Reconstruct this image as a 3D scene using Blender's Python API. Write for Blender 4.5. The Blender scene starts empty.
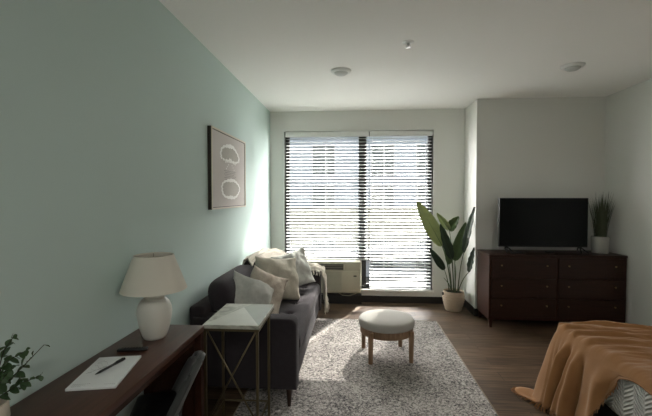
import bpy, bmesh, math, random
from mathutils import Vector, Matrix, Euler, noise
random.seed(11)
PI = math.pi
C = bpy.context.scene.collection
SC = bpy.context.scene

# ------------------------------------------------------------ materials
def new_mat(name, col, rough=.6, metal=0., spec=.5, bump=None, var=None, sheen=0., trans=0., emis=None):
    m = bpy.data.materials.new(name); m.use_nodes = True
    nt = m.node_tree; b = nt.nodes['Principled BSDF']
    b.inputs['Base Color'].default_value = (*col, 1)
    b.inputs['Roughness'].default_value = rough
    b.inputs['Metallic'].default_value = metal
    b.inputs['Specular IOR Level'].default_value = spec
    if sheen: b.inputs['Sheen Weight'].default_value = sheen
    if emis:
        b.inputs['Emission Color'].default_value = (*emis[0], 1); b.inputs['Emission Strength'].default_value = emis[1]
    tc = nt.nodes.new('ShaderNodeTexCoord')
    if var:      # (scale, amount, stretch)
        mp = nt.nodes.new('ShaderNodeMapping'); mp.inputs['Scale'].default_value = var[2]
        nz = nt.nodes.new('ShaderNodeTexNoise'); nz.inputs['Scale'].default_value = var[0]; nz.inputs['Detail'].default_value = 6
        mx = nt.nodes.new('ShaderNodeMix'); mx.data_type = 'RGBA'
        a = var[1]
        mx.inputs[6].default_value = (*[max(0, c*(1-a)) for c in col], 1)
        mx.inputs[7].default_value = (*[min(1, c*(1+a)) for c in col], 1)
        nt.links.new(tc.outputs['Object'], mp.inputs['Vector']); nt.links.new(mp.outputs['Vector'], nz.inputs['Vector'])
        nt.links.new(nz.outputs['Fac'], mx.inputs[0]); nt.links.new(mx.outputs[2], b.inputs['Base Color'])
    if bump:     # (scale, strength, distance)
        nz = nt.nodes.new('ShaderNodeTexNoise'); nz.inputs['Scale'].default_value = bump[0]; nz.inputs['Detail'].default_value = 3
        bp = nt.nodes.new('ShaderNodeBump'); bp.inputs['Strength'].default_value = bump[1]; bp.inputs['Distance'].default_value = bump[2]
        nt.links.new(tc.outputs['Object'], nz.inputs['Vector']); nt.links.new(nz.outputs['Fac'], bp.inputs['Height'])
        nt.links.new(bp.outputs['Normal'], b.inputs['Normal'])
    return m

def ramp(nt, stops):
    r = nt.nodes.new('ShaderNodeValToRGB'); e = r.color_ramp.elements
    e[0].position, e[0].color = stops[0][0], (*stops[0][1], 1)
    e[1].position, e[1].color = stops[-1][0], (*stops[-1][1], 1)
    for p, c in stops[1:-1]:
        k = e.new(p); k.color = (*c, 1)
    return r

def wood(name, dark, light, scale, stretch, rough=.4, spec=.4):
    m = new_mat(name, dark, rough, spec=spec); nt = m.node_tree; b = nt.nodes['Principled BSDF']
    tc = nt.nodes.new('ShaderNodeTexCoord'); mp = nt.nodes.new('ShaderNodeMapping'); mp.inputs['Scale'].default_value = stretch
    n1 = nt.nodes.new('ShaderNodeTexNoise'); n1.inputs['Scale'].default_value = scale; n1.inputs['Detail'].default_value = 8; n1.inputs['Distortion'].default_value = .6
    r = ramp(nt, [(.3, dark), (.7, light)])
    nt.links.new(tc.outputs['Object'], mp.inputs['Vector']); nt.links.new(mp.outputs['Vector'], n1.inputs['Vector'])
    nt.links.new(n1.outputs['Fac'], r.inputs['Fac']); nt.links.new(r.outputs['Color'], b.inputs['Base Color'])
    bp = nt.nodes.new('ShaderNodeBump'); bp.inputs['Strength'].default_value = .15; bp.inputs['Distance'].default_value = .002
    nt.links.new(n1.outputs['Fac'], bp.inputs['Height']); nt.links.new(bp.outputs['Normal'], b.inputs['Normal'])
    return m

M = {}
M['teal'] = new_mat('sage blue wall paint', (.545, .665, .635), .75, spec=.25, bump=(140, .12, .002))
M['white_wall'] = new_mat('off white wall paint', (.72, .72, .69), .8, spec=.2, bump=(140, .1, .002))
M['ceiling'] = new_mat('ceiling paint', (.90, .89, .86), .9, spec=.1)
M['trim_white'] = new_mat('white trim', (.78, .79, .76), .45)
M['base_dark'] = new_mat('black vinyl baseboard', (.012, .011, .010), .45)
M['frame_dark'] = new_mat('dark bronze window frame', (.022, .022, .022), .4, spec=.4)
M['blind'] = new_mat('white faux wood blind', (.52, .54, .54), .5, spec=.2)
M['cord'] = new_mat('blind cord', (.75, .76, .74), .8)
M['ac'] = new_mat('cream air conditioner plastic', (.46, .44, .34), .5)
M['ac_dark'] = new_mat('recessed louver', (.045, .045, .038), .6)
M['ac_shade'] = new_mat('grooved grille plastic', (.30, .295, .24), .6)
M['black'] = new_mat('black plastic', (.012, .012, .013), .4)
M['screen'] = new_mat('dark glossy screen', (.005, .006, .006), .18, spec=.12)
M['sofa'] = new_mat('charcoal sofa fabric', (.036, .031, .035), .92, spec=.12, sheen=.08, bump=(380, .4, .002), var=(30, .18, (1, 1, 1)))
M['pillow_grey'] = new_mat('grey blue pillow fabric', (.50, .51, .48), .95, spec=.1, bump=(160, .5, .003), var=(40, .2, (1, 1, 1)))
M['pillow_beige'] = new_mat('oat pillow fabric', (.54, .48, .41), .95, spec=.1, bump=(120, .6, .003), var=(60, .2, (1, 1, 1)))
M['pillow_cream'] = new_mat('cream linen pillow fabric', (.54, .51, .43), .95, spec=.1, bump=(120, .6, .003), var=(60, .16, (1, 1, 1)))
M['throw'] = new_mat('cream knit throw', (.50, .47, .41), .95, spec=.1, bump=(90, .9, .006), var=(45, .15, (1, 1, 1)))
M['rust'] = new_mat('caramel cotton throw', (.31, .153, .062), .95, spec=.1, sheen=.2, bump=(260, .5, .002), var=(12, .14, (1, 1, 1)))
M['espresso'] = wood('espresso wood', (.024, .0075, .0038), (.042, .0135, .0068), 5, (9, .8, 9), .42, .25)
M['espresso_x'] = wood('espresso wood lengthwise', (.020, .008, .005), (.036, .014, .008), 5, (.8, 9, 9), .42, .25)
M['espresso_desk'] = wood('dark walnut desktop', (.046, .017, .010), (.090, .035, .021), 4, (10, .7, 10), .36, .4)
M['leg_dark'] = wood('dark stained sofa leg', (.02, .010, .007), (.04, .02, .012), 8, (8, 8, 1), .4)
M['oak'] = wood('brown wood stool', (.19, .115, .066), (.30, .19, .115), 9, (6, 6, 1), .5)
M['stool_fabric'] = new_mat('cream boucle fabric', (.43, .42, .39), .95, spec=.1, bump=(260, .5, .002))
M['brass'] = new_mat('aged brass', (.15, .12, .07), .45, metal=.8)
M['brass_knob'] = new_mat('brass knob', (.34, .24, .13), .38, metal=.8)
M['chrome'] = new_mat('chrome', (.55, .55, .55), .45, metal=.6)
M['ceramic'] = new_mat('white glazed ceramic', (.68, .67, .61), .35, bump=(50, .06, .002))
M['shade'] = new_mat('ivory linen lamp shade', (.68, .65, .57), .9, bump=(300, .3, .001))
M['paper'] = new_mat('white paper', (.72, .74, .74), .8)
M['ink'] = new_mat('grey ink', (.32, .33, .33), .8)
M['frame_brown'] = new_mat('dark brown picture frame', (.028, .022, .013), .5)
M['frame_wood'] = new_mat('pale gilt frame edge', (.66, .62, .52), .5)
M['art_paper'] = new_mat('blush grey art paper', (.58, .545, .525), .85)
M['art_grey'] = new_mat('grey lace fill', (.48, .46, .43), .85, var=(160, .3, (1, 1, 1)))
M['art_ink'] = new_mat('grey print ink', (.24, .24, .24), .9)
M['art_white'] = new_mat('white lace line', (.92, .92, .90), .85)
M['leaf'] = new_mat('broad green leaf', (.085, .14, .055), .42, spec=.4, var=(14, .3, (1, 1, 1)))
M['leaf_light'] = new_mat('light green leaf', (.32, .38, .22), .42, spec=.4, var=(14, .25, (1, 1, 1)))
M['leaf_dark'] = new_mat('deep green leaf', (.022, .042, .022), .45, spec=.4, var=(14, .3, (1, 1, 1)))
M['grass'] = new_mat('olive grass blade', (.050, .060, .028), .6, var=(40, .3, (1, 1, 1)))
M['stem'] = new_mat('green stem', (.06, .09, .035), .5)
M['twig'] = new_mat('olive brown twig', (.035, .035, .018), .7)
M['eucalypt'] = new_mat('dusty green small leaf', (.042, .085, .036), .55, var=(30, .35, (1, 1, 1)))
M['basket'] = new_mat('pale woven basket', (.50, .41, .31), .85, bump=(70, .3, .004), var=(30, .2, (1, 1, 12)))
M['soil'] = new_mat('dark soil', (.02, .015, .01), .95)
M['pot_white'] = new_mat('matte white pot', (.36, .36, .33), .6)
M['pot_cream'] = new_mat('cream vase', (.55, .49, .40), .5)
M['mattress'] = new_mat('white mattress fabric', (.6, .6, .58), .9)
M['bed_black'] = new_mat('black bed frame', (.015, .013, .012), .6)
M['chair_fabric'] = new_mat('grey chair upholstery', (.05, .055, .053), .9, sheen=.2, bump=(300, .3, .001))
M['bulb'] = new_mat('frosted diffuser', (.72, .74, .72), .35)
M['light_ring'] = new_mat('white fixture ring', (.84, .85, .83), .5)
M['light_grey'] = new_mat('grey fixture', (.55, .56, .54), .5)

def translucent(m, amt, gain):
    nt = m.node_tree; b = nt.nodes['Principled BSDF']; out = nt.nodes['Material Output']
    t = nt.nodes.new('ShaderNodeBsdfTranslucent'); c = b.inputs['Base Color'].default_value
    t.inputs['Color'].default_value = (min(1, c[0]*gain*1.1), min(1, c[1]*gain), c[2]*gain*.6, 1)
    mx = nt.nodes.new('ShaderNodeMixShader'); mx.inputs[0].default_value = amt
    nt.links.new(b.outputs[0], mx.inputs[1]); nt.links.new(t.outputs[0], mx.inputs[2]); nt.links.new(mx.outputs[0], out.inputs['Surface'])
translucent(M['leaf_light'], .28, 1.2); translucent(M['leaf'], .22, 1.2); translucent(M['eucalypt'], .25, 2)

# thin window glass
def glass_mat():
    m = bpy.data.materials.new('window glass'); m.use_nodes = True; nt = m.node_tree
    nt.nodes.remove(nt.nodes['Principled BSDF']); out = nt.nodes['Material Output']
    tr = nt.nodes.new('ShaderNodeBsdfTransparent'); tr.inputs['Color'].default_value = (.96, .96, .96, 1)
    gl = nt.nodes.new('ShaderNodeBsdfGlossy'); gl.inputs['Roughness'].default_value = .02
    mx = nt.nodes.new('ShaderNodeMixShader'); mx.inputs[0].default_value = .05
    nt.links.new(tr.outputs[0], mx.inputs[1]); nt.links.new(gl.outputs[0], mx.inputs[2])
    nt.links.new(mx.outputs[0], out.inputs['Surface'])
    return m
M['glass'] = glass_mat()

def floor_mat():
    m = new_mat('brown grey wood plank floor', (.1, .07, .05), .42, spec=.4); nt = m.node_tree; b = nt.nodes['Principled BSDF']
    tc = nt.nodes.new('ShaderNodeTexCoord')
    br = nt.nodes.new('ShaderNodeTexBrick'); br.inputs['Scale'].default_value = 1
    br.inputs['Brick Width'].default_value = 1.22; br.inputs['Row Height'].default_value = .15; br.inputs['Mortar Size'].default_value = .0018
    br.offset = .37
    br.inputs['Color1'].default_value = (0, 0, 0, 1); br.inputs['Color2'].default_value = (1, 1, 1, 1); br.inputs['Mortar'].default_value = (.5, .5, .5, 1)
    br.inputs['Bias'].default_value = 0
    mp = nt.nodes.new('ShaderNodeMapping'); mp.inputs['Scale'].default_value = (1.2, 22, 1)
    n1 = nt.nodes.new('ShaderNodeTexNoise'); n1.inputs['Scale'].default_value = 2.4; n1.inputs['Detail'].default_value = 8; n1.inputs['Distortion'].default_value = .8
    add = nt.nodes.new('ShaderNodeVectorMath'); add.operation = 'ADD'
    nt.links.new(tc.outputs['Object'], br.inputs['Vector'])
    nt.links.new(tc.outputs['Object'], mp.inputs['Vector'])
    nt.links.new(mp.outputs[0], add.inputs[0]); nt.links.new(br.outputs['Color'], add.inputs[1]); nt.links.new(add.outputs[0], n1.inputs['Vector'])
    r = ramp(nt, [(.28, (.052, .032, .019)), (.5, (.118, .077, .048)), (.75, (.23, .158, .104))])
    nt.links.new(n1.outputs['Fac'], r.inputs['Fac'])
    mx = nt.nodes.new('ShaderNodeMix'); mx.data_type = 'RGBA'; mx.blend_type = 'MULTIPLY'; mx.inputs[0].default_value = 1
    r2 = ramp(nt, [(0, (.62, .62, .62)), (1, (1.1, 1.08, 1.06))])
    nt.links.new(br.outputs['Color'], r2.inputs['Fac'])
    nt.links.new(r.outputs['Color'], mx.inputs[6]); nt.links.new(r2.outputs['Color'], mx.inputs[7])
    mx2 = nt.nodes.new('ShaderNodeMix'); mx2.data_type = 'RGBA'; mx2.inputs[7].default_value = (.02, .014, .01, 1)
    nt.links.new(br.outputs['Fac'], mx2.inputs[0]); nt.links.new(mx.outputs[2], mx2.inputs[6])
    nt.links.new(mx2.outputs[2], b.inputs['Base Color'])
    bp = nt.nodes.new('ShaderNodeBump'); bp.inputs['Strength'].default_value = .2; bp.inputs['Distance'].default_value = .002
    nt.links.new(n1.outputs['Fac'], bp.inputs['Height']); nt.links.new(bp.outputs[0], b.inputs['Normal'])
    return m
M['floor'] = floor_mat()

def rug_mat():
    m = new_mat('distressed leaf pattern rug', (.4, .4, .38), .97, spec=.05); nt = m.node_tree; b = nt.nodes['Principled BSDF']
    tc = nt.nodes.new('ShaderNodeTexCoord')
    vo = nt.nodes.new('ShaderNodeTexVoronoi'); vo.feature = 'DISTANCE_TO_EDGE'; vo.inputs['Scale'].default_value = 30
    n0 = nt.nodes.new('ShaderNodeTexNoise'); n0.inputs['Scale'].default_value = 18; n0.inputs['Detail'].default_value = 3
    dm = nt.nodes.new('ShaderNodeMix'); dm.data_type = 'VECTOR'; dm.inputs[0].default_value = .16
    nt.links.new(tc.outputs['Object'], dm.inputs[4]); nt.links.new(n0.outputs['Color'], dm.inputs[5]); nt.links.new(tc.outputs['Object'], n0.inputs['Vector'])
    nt.links.new(dm.outputs[1], vo.inputs['Vector'])
    n1 = nt.nodes.new('ShaderNodeTexNoise'); n1.inputs['Scale'].default_value = 55; n1.inputs['Detail'].default_value = 4; n1.inputs['Roughness'].default_value = .7
    n2 = nt.nodes.new('ShaderNodeTexNoise'); n2.inputs['Scale'].default_value = 3.2; n2.inputs['Detail'].default_value = 3
    for n in (n1, n2): nt.links.new(tc.outputs['Object'], n.inputs['Vector'])
    r1 = ramp(nt, [(.0, (.0, .0, .0)), (.16, (1, 1, 1))]); nt.links.new(vo.outputs['Distance'], r1.inputs['Fac'])
    ma = nt.nodes.new('ShaderNodeMath'); ma.operation = 'MULTIPLY_ADD'; ma.inputs[1].default_value = .22
    nt.links.new(r1.outputs['Color'], ma.inputs[0]); nt.links.new(n1.outputs['Fac'], ma.inputs[2])
    mb = nt.nodes.new('ShaderNodeMath'); mb.operation = 'MULTIPLY_ADD'; mb.inputs[1].default_value = .26
    nt.links.new(n2.outputs['Fac'], mb.inputs[0]); nt.links.new(ma.outputs[0], mb.inputs[2])
    r = ramp(nt, [(.54, (.05, .049, .052)), (.64, (.125, .120, .120)), (.74, (.27, .252, .236)), (.92, (.50, .47, .44))])
    nt.links.new(mb.outputs[0], r.inputs['Fac']); nt.links.new(r.outputs['Color'], b.inputs['Base Color'])
    bp = nt.nodes.new('ShaderNodeBump'); bp.inputs['Strength'].default_value = .6; bp.inputs['Distance'].default_value = .006
    nt.links.new(n1.outputs['Fac'], bp.inputs['Height']); nt.links.new(bp.outputs[0], b.inputs['Normal'])
    return m
M['rug'] = rug_mat()
M['rug_edge'] = new_mat('tan rug binding', (.24, .20, .15), .95)

def marble_mat():
    m = new_mat('pale marble inlay', (.6, .6, .56), .3, spec=.4); nt = m.node_tree; b = nt.nodes['Principled BSDF']
    tc = nt.nodes.new('ShaderNodeTexCoord'); n = nt.nodes.new('ShaderNodeTexNoise'); n.inputs['Scale'].default_value = 7; n.inputs['Detail'].default_value = 8; n.inputs['Distortion'].default_value = 2
    r = ramp(nt, [(.35, (.30, .31, .27)), (.5, (.44, .44, .39)), (.62, (.56, .56, .51))])
    nt.links.new(tc.outputs['Object'], n.inputs['Vector']); nt.links.new(n.outputs['Fac'], r.inputs['Fac']); nt.links.new(r.outputs['Color'], b.inputs['Base Color'])
    return m
M['marble'] = marble_mat()
M['marble_light'] = new_mat('light marble triangle', (.58, .58, .53), .3, var=(9, .14, (1, 1, 1)))
M['marble_dark'] = new_mat('grey marble triangle', (.30, .31, .28), .3, var=(9, .2, (1, 1, 1)))

def quilt_mat():
    m = new_mat('white herringbone quilt', (.60, .60, .56), .9, spec=.1); nt = m.node_tree; b = nt.nodes['Principled BSDF']
    uv = nt.nodes.new('ShaderNodeUVMap'); uv.uv_map = 'UVMap'
    sp = nt.nodes.new('ShaderNodeSeparateXYZ'); nt.links.new(uv.outputs[0], sp.inputs[0])
    def mt(op, a, bb=None, c=None):
        n = nt.nodes.new('ShaderNodeMath'); n.operation = op
        for i, v in enumerate((a, bb, c)):
            if v is None: continue
            if isinstance(v, (int, float)): n.inputs[i].default_value = v
            else: nt.links.new(v, n.inputs[i])
        return n.outputs[0]
    # zig zag columns of ridges, run in metres
    tri = mt('PINGPONG', sp.outputs[0], .075)
    ph = mt('ADD', sp.outputs[1], mt('MULTIPLY', tri, .75))
    ridge = mt('SINE', mt('MULTIPLY', ph, 2*PI/.024))
    colgap = mt('SMOOTH_MIN', mt('MULTIPLY', mt('PINGPONG', mt('ADD', sp.outputs[0], .0), .0375), 60), 1., .2)
    h = mt('MULTIPLY', ridge, colgap)
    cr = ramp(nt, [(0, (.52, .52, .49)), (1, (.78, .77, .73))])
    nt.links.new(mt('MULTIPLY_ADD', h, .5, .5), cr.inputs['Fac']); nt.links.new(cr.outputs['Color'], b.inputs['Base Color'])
    bp = nt.nodes.new('ShaderNodeBump'); bp.inputs['Strength'].default_value = 1; bp.inputs['Distance'].default_value = .006
    nt.links.new(h, bp.inputs['Height']); nt.links.new(bp.outputs[0], b.inputs['Normal'])
    return m
M['quilt'] = quilt_mat()

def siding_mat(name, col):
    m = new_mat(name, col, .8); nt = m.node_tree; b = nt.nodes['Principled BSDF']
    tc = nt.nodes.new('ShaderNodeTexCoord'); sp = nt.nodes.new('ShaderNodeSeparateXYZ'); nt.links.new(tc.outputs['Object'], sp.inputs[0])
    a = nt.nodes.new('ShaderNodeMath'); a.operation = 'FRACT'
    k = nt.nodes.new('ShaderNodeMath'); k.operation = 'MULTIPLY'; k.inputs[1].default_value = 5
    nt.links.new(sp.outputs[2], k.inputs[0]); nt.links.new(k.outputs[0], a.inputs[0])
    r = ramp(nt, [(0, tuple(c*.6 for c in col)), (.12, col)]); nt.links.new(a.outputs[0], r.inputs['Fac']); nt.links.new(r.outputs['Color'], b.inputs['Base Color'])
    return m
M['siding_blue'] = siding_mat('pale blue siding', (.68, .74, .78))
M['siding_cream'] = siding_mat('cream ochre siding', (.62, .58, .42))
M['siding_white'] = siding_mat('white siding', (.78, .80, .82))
M['ext_frame'] = new_mat('white exterior frame', (.8, .8, .8), .6)
M['ext_glass'] = new_mat('dim far window pane', (.22, .25, .24), .15)
M['asphalt'] = new_mat('grey asphalt ground', (.06, .06, .06), .9)

# ------------------------------------------------------------ geometry helpers
class MB:
    def __init__(s): s.v, s.f, s.uv, s.mi = [], [], None, []
    def add(s, vs, fs, mi=0):
        n = len(s.v); s.v += [tuple(v) for v in vs]; s.f += [tuple(i+n for i in f) for f in fs]; s.mi += [mi]*len(fs); return s
    def box(s, x0, x1, y0, y1, z0, z1, mi=0):
        return s.add([(x, y, z) for x in (x0, x1) for y in (y0, y1) for z in (z0, z1)],
                     [(0, 1, 3, 2), (4, 6, 7, 5), (0, 4, 5, 1), (2, 3, 7, 6), (0, 2, 6, 4), (1, 5, 7, 3)], mi)
    def tube(s, pts, rad, n=10, cap=True, mi=0):
        pts = [Vector(p) for p in pts]
        if isinstance(rad, (int, float)): rad = [rad]*len(pts)
        vs, fs = [], []; pn = None
        for i, p in enumerate(pts):
            t = (pts[min(i+1, len(pts)-1)]-pts[max(i-1, 0)]).normalized()
            if pn is None:
                a = Vector((0, 0, 1)) if abs(t.z) < .9 else Vector((1, 0, 0)); pn = (a - t*a.dot(t)).normalized()
            else: pn = (pn - t*pn.dot(t)).normalized()
            bn = t.cross(pn)
            for k in range(n):
                a = 2*PI*k/n; vs.append(p + (pn*math.cos(a)+bn*math.sin(a))*rad[i])
        for i in range(len(pts)-1):
            for k in range(n):
                a, b = i*n+k, i*n+(k+1) % n; fs.append((a, b, b+n, a+n))
        if cap: fs += [tuple(range(n-1, -1, -1)), tuple(range((len(pts)-1)*n, len(pts)*n))]
        return s.add(vs, fs, mi)
    def bar(s, a, b, w, d=None):   # square bar between points
        return s.tube([a, b], (w/2)*1.414, 4)
    def lathe(s, prof, n=40, cx=0, cy=0, cap=False, mi=0):
        vs, fs = [], []
        for r, z in prof:
            for k in range(n):
                a = 2*PI*k/n; vs.append((cx+r*math.cos(a), cy+r*math.sin(a), z))
        for i in range(len(prof)-1):
            for k in range(n):
                a, b = i*n+k, i*n+(k+1) % n; fs.append((a, b, b+n, a+n))
        if cap: fs += [tuple(range(n-1, -1, -1)), tuple(range((len(prof)-1)*n, len(prof)*n))]
        return s.add(vs, fs, mi)
    def grid(s, fn, nu, nv, mi=0, closed_u=False):
        vs = [fn(i/(nu if closed_u else nu-1), j/(nv-1)) for i in range(nu) for j in range(nv)]
        fs = []
        for i in range(nu if closed_u else nu-1):
            for j in range(nv-1):
                a = i*nv+j; b = ((i+1) % nu)*nv+j; fs.append((a, b, b+1, a+1))
        return s.add(vs, fs, mi)

def build(mb, name, mat, parent=None, smooth=False, bevel=0, segs=3, sub=0, thick=0, angle=None):
    me = bpy.data.meshes.new(name); me.from_pydata(mb.v, [], mb.f)
    mats = mat if isinstance(mat, (list, tuple)) else [mat]
    for m in mats: me.materials.append(m)
    if len(mats) > 1:
        for p, i in zip(me.polygons, mb.mi): p.material_index = i
    bm = bmesh.new(); bm.from_mesh(me); bmesh.ops.recalc_face_normals(bm, faces=bm.faces)
    if bevel: bmesh.ops.bevel(bm, geom=list(bm.edges)+list(bm.verts), offset=bevel, segments=segs, profile=.5, affect='EDGES', clamp_overlap=True)
    bm.to_mesh(me); bm.free()
    o = bpy.data.objects.new(name, me); C.objects.link(o)
    if parent: o.parent = parent
    if thick:
        md = o.modifiers.new('thick', 'SOLIDIFY'); md.thickness = thick; md.offset = 0
    if sub:
        md = o.modifiers.new('sub', 'SUBSURF'); md.levels = md.render_levels = sub
    if smooth or bevel or sub:
        for p in me.polygons: p.use_smooth = True
        if not (smooth is True):
            me.set_sharp_from_angle(angle=math.radians(angle or 40))
    return o
def tag(o, label, cat, group=None, kind=None):
    o['label'] = label; o['category'] = cat
    if group: o['group'] = group
    if kind: o['kind'] = kind
    return o
def thing(name, label, cat, loc=(0, 0, 0), rz=0, group=None):
    o = bpy.data.objects.new(name, None); C.objects.link(o); o.location = loc; o.rotation_euler = (0, 0, rz)
    o.empty_display_size = .1
    return tag(o, label, cat, group)
def struct(mb, name, mat, **k):
    o = build(mb, name, mat, **k); o['kind'] = 'structure'; return o
def boxo(name, x0, x1, y0, y1, z0, z1, mat, parent=None, bevel=0, **k):
    return build(MB().box(x0, x1, y0, y1, z0, z1), name, mat, parent, bevel=bevel, **k)
def copy_tree(o, parent=None):
    c = o.copy(); C.objects.link(c); c.parent = parent
    for ch in list(o.children): copy_tree(ch, c)
    return c

# ------------------------------------------------------------ the room (x right, y towards the window, z up)
XL, XR, XS = -1.205, 3.02, 1.507
YB, YT, YN, H = 5.38, 4.86, -3.2, 2.705
WT = .20                                             # outer wall thickness
wx0, wx1, wz1 = -1.0, 1.085, 2.42
wm = .10; wzl, wzr = .60, .185                      # left window sill / right window sill heights
struct(MB().box(XL-.2, XR+.2, YN-.2, YB+WT, -.1, 0), 'floor', M['floor'])
struct(MB().box(XL-.2, XR+.2, YN-.2, YB+WT, H, H+.15), 'ceiling', M['ceiling'])
struct(MB().box(XL-.15, XL, YN, YB+WT, 0, H), 'wall_left', M['teal'])
wb = MB()
wb.box(XL, wx0, YB, YB+WT, 0, H); wb.box(wx1, XS, YB, YB+WT, 0, H)
wb.box(wx0, wx1, YB, YB+WT, wz1, H); wb.box(wx0, wm, YB, YB+WT, 0, wzl); wb.box(wm, wx1, YB, YB+WT, 0, wzr)
struct(wb, 'wall_back', M['white_wall'])
struct(MB().box(XS, XR+.15, YT, YB+WT, 0, H), 'wall_media', M['white_wall'])
struct(MB().box(XR, XR+.15, YN, YT, 0, H), 'wall_right', M['white_wall'])
struct(MB().box(XL, XR, YN-.15, YN, 0, H), 'wall_rear', M['white_wall'])
bh, bt = .095, .012
struct(MB().box(XL, XS, YB-bt, YB, 0, bh), 'baseboard_back', M['base_dark'])
struct(MB().box(XL, XL+bt, YN, YB-bt, 0, bh), 'baseboard_left', M['base_dark'])
struct(MB().box(XS-bt, XS, YT-bt, YB-bt, 0, bh), 'baseboard_side', M['base_dark'])
struct(MB().box(XS, XR, YT-bt, YT, 0, bh), 'baseboard_media', M['base_dark'])
struct(MB().box(XR-bt, XR, YN, YT-bt, 0, bh), 'baseboard_right', M['base_dark'])

# window: dark frames, panes, white reveal trim
def window(name, x0, x1, z0, z1, rails=()):
    w = bpy.data.objects.new(name, None); C.objects.link(w); w['kind'] = 'structure'
    f = MB(); t = .055; y0, y1 = YB+.09, YB+.15
    f.box(x0, x0+t, y0, y1, z0, z1); f.box(x1-t, x1, y0, y1, z0, z1); f.box(x0+t, x1-t, y0, y1, z0, z0+t); f.box(x0+t, x1-t, y0, y1, z1-t, z1)
    for r in rails: f.box(x0+t, x1-t, y0, y1, r-.03, r+.03)
    build(f, 'window_frame', M['frame_dark'], w)
    zs = [z0+t] + [q for r in rails for q in (r-.03, r+.03)] + [z1-t]
    for i in range(0, len(zs), 2):
        boxo('window_pane', x0+t, x1-t, YB+.118, YB+.122, zs[i], zs[i+1], M['glass'], w)
    return w
window('window_1', wx0, wm+.01, wzl, wz1)
window('window_2', wm+.01, wx1, wzr, wz1, rails=(.61,))
t = MB(); tw = .012
t.box(wx0-tw, wx0, YB-.006, YB+.09, wzl, wz1); t.box(wx1, wx1+tw, YB-.006, YB+.09, wzr-.02, wz1); t.box(wx0-tw, wx1+tw, YB-.006, YB+.09, wz1, wz1+tw)
struct(t, 'trim_1', M['trim_white'])
struct(MB().box(wm-.02, wx1+.015, YB-.03, YB+.09, wzr-.028, wzr), 'trim_2', M['trim_white'], bevel=.003)
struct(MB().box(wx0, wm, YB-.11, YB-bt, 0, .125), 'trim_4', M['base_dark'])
# mullion cover between the two windows, dark
struct(MB().box(wm-.045, wm+.06, YB+.06, YB+.10, .10, wz1), 'trim_3', M['frame_dark'])

# blinds
def blind(x0, x1, z0, label):
    b = thing('window_blind', label, 'blind', ((x0+x1)/2, YB+.03, wz1), 0, 'venetian blinds in the window')
    hw = (x1-x0)/2
    boxo('headrail', -hw, hw, -.025, .028, -.075, -.005, M['trim_white'], b, bevel=.004)
    s = MB(); n = int(round((wz1-.09-z0-.03)/.0463)); tilt = math.radians(17)
    for i in range(n):
        z = -.105 - i*.0463
        pr = [(-.0250, 0), (-.0125, .0022), (0, .003), (.0125, .0022), (.0250, 0)]
        vs = []
        for sx in (-hw+.004, hw-.004):
            for side in (.0013, -.0013):
                for (y, q) in pr:
                    yy = y*math.cos(tilt)-(q+side)*math.sin(tilt); zz = y*math.sin(tilt)+(q+side)*math.cos(tilt)
                    vs.append((sx, yy, z+zz))
        fs = []
        for k in range(4):
            fs += [(k, k+1, k+11, k+10), (k+5, k+15, k+16, k+6)]
        fs += [(0, 10, 15, 5), (4, 9, 19, 14), (0, 5, 6, 1), (1, 6, 7, 2), (2, 7, 8, 3), (3, 8, 9, 4), (10, 11, 16, 15), (11, 12, 17, 16), (12, 13, 18, 17), (13, 14, 19, 18)]
        s.add(vs, fs)
    build(s, 'slats', M['blind'], b)
    zb = -.105-n*.0463
    boxo('bottom_rail', -hw+.003, hw-.003, -.024, .024, zb-.008, zb+.012, M['blind'], b, bevel=.003)
    for fx in (-.62, 0, .62) if hw > .5 else (-.55, .55):
        for yy in (-.029, .029):
            build(MB().tube([(fx*hw, yy, -.07), (fx*hw, yy, zb)], .0013, 5), 'ladder_cord', M['cord'], b)
    return b
bl = blind(wx0+.012, .197, .60, 'wide white slatted blind over the left pane, ending above the air conditioner')
br_ = blind(.209, wx1-.008, .155, 'narrower white slatted blind over the right pane, reaching down to the low sill')
w = build(MB().tube([(-.40, -.035, -.08), (-.40, -.045, -.95)], .004, 6), 'tilt_wand', M['cord'], br_)

# air conditioner
ac = thing('wall_air_conditioner', 'cream through-wall air conditioner unit below the left window pane', 'air conditioner', (-.4475, YB, .165))
boxo('housing', -.535, .535, -.18, .0, 0, .435, M['ac'], ac, bevel=.012)
dk = boxo('discharge_slot', -.30, .295, -.1835, -.165, .325, .408, M['ac_dark'], ac)
s = MB()
for i in range(2): s.box(-.295, .29, -.184, -.176, .355+i*.025, .358+i*.025)
for i in range(0): s.box(-.295+i*.096, -.291+i*.096, -.187, -.178, .337, .403)
build(s, 'louver', M['ac'], ac)
s = MB(); fr_ = .008
s.box(-.31, .305, -.188, -.180, .405, .412); s.box(-.31, .305, -.188, -.180, .318, .325); s.box(-.31, -.302, -.188, -.180, .325, .405); s.box(.297, .305, -.188, -.180, .325, .405)
build(s, 'slot_rim', M['ac'], ac)
boxo('front_panel', -.525, .525, -.190, -.181, .02, .308, M['ac'], ac, bevel=.003)
s = MB()
for i in range(17): s.box(-.50, .27, -.193, -.189, .045+i*.0155, .051+i*.0155)
build(s, 'intake_grille', M['ac_shade'], ac)
boxo('control_door', .315, .52, -.188, -.181, .33, .412, M['ac'], ac, bevel=.003)
boxo('badge', .435, .475, -.1925, -.189, .235, .252, M['black'], ac)
build(MB().tube([(.5, -.06, .012), (.47, -.10, -.02), (.38, -.12, -.045), (.28, -.12, -.04), (.22, -.10, -.01), (.2, -.08, .01)], .006, 8), 'power_cord', M['ac'], ac, smooth=True)

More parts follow.
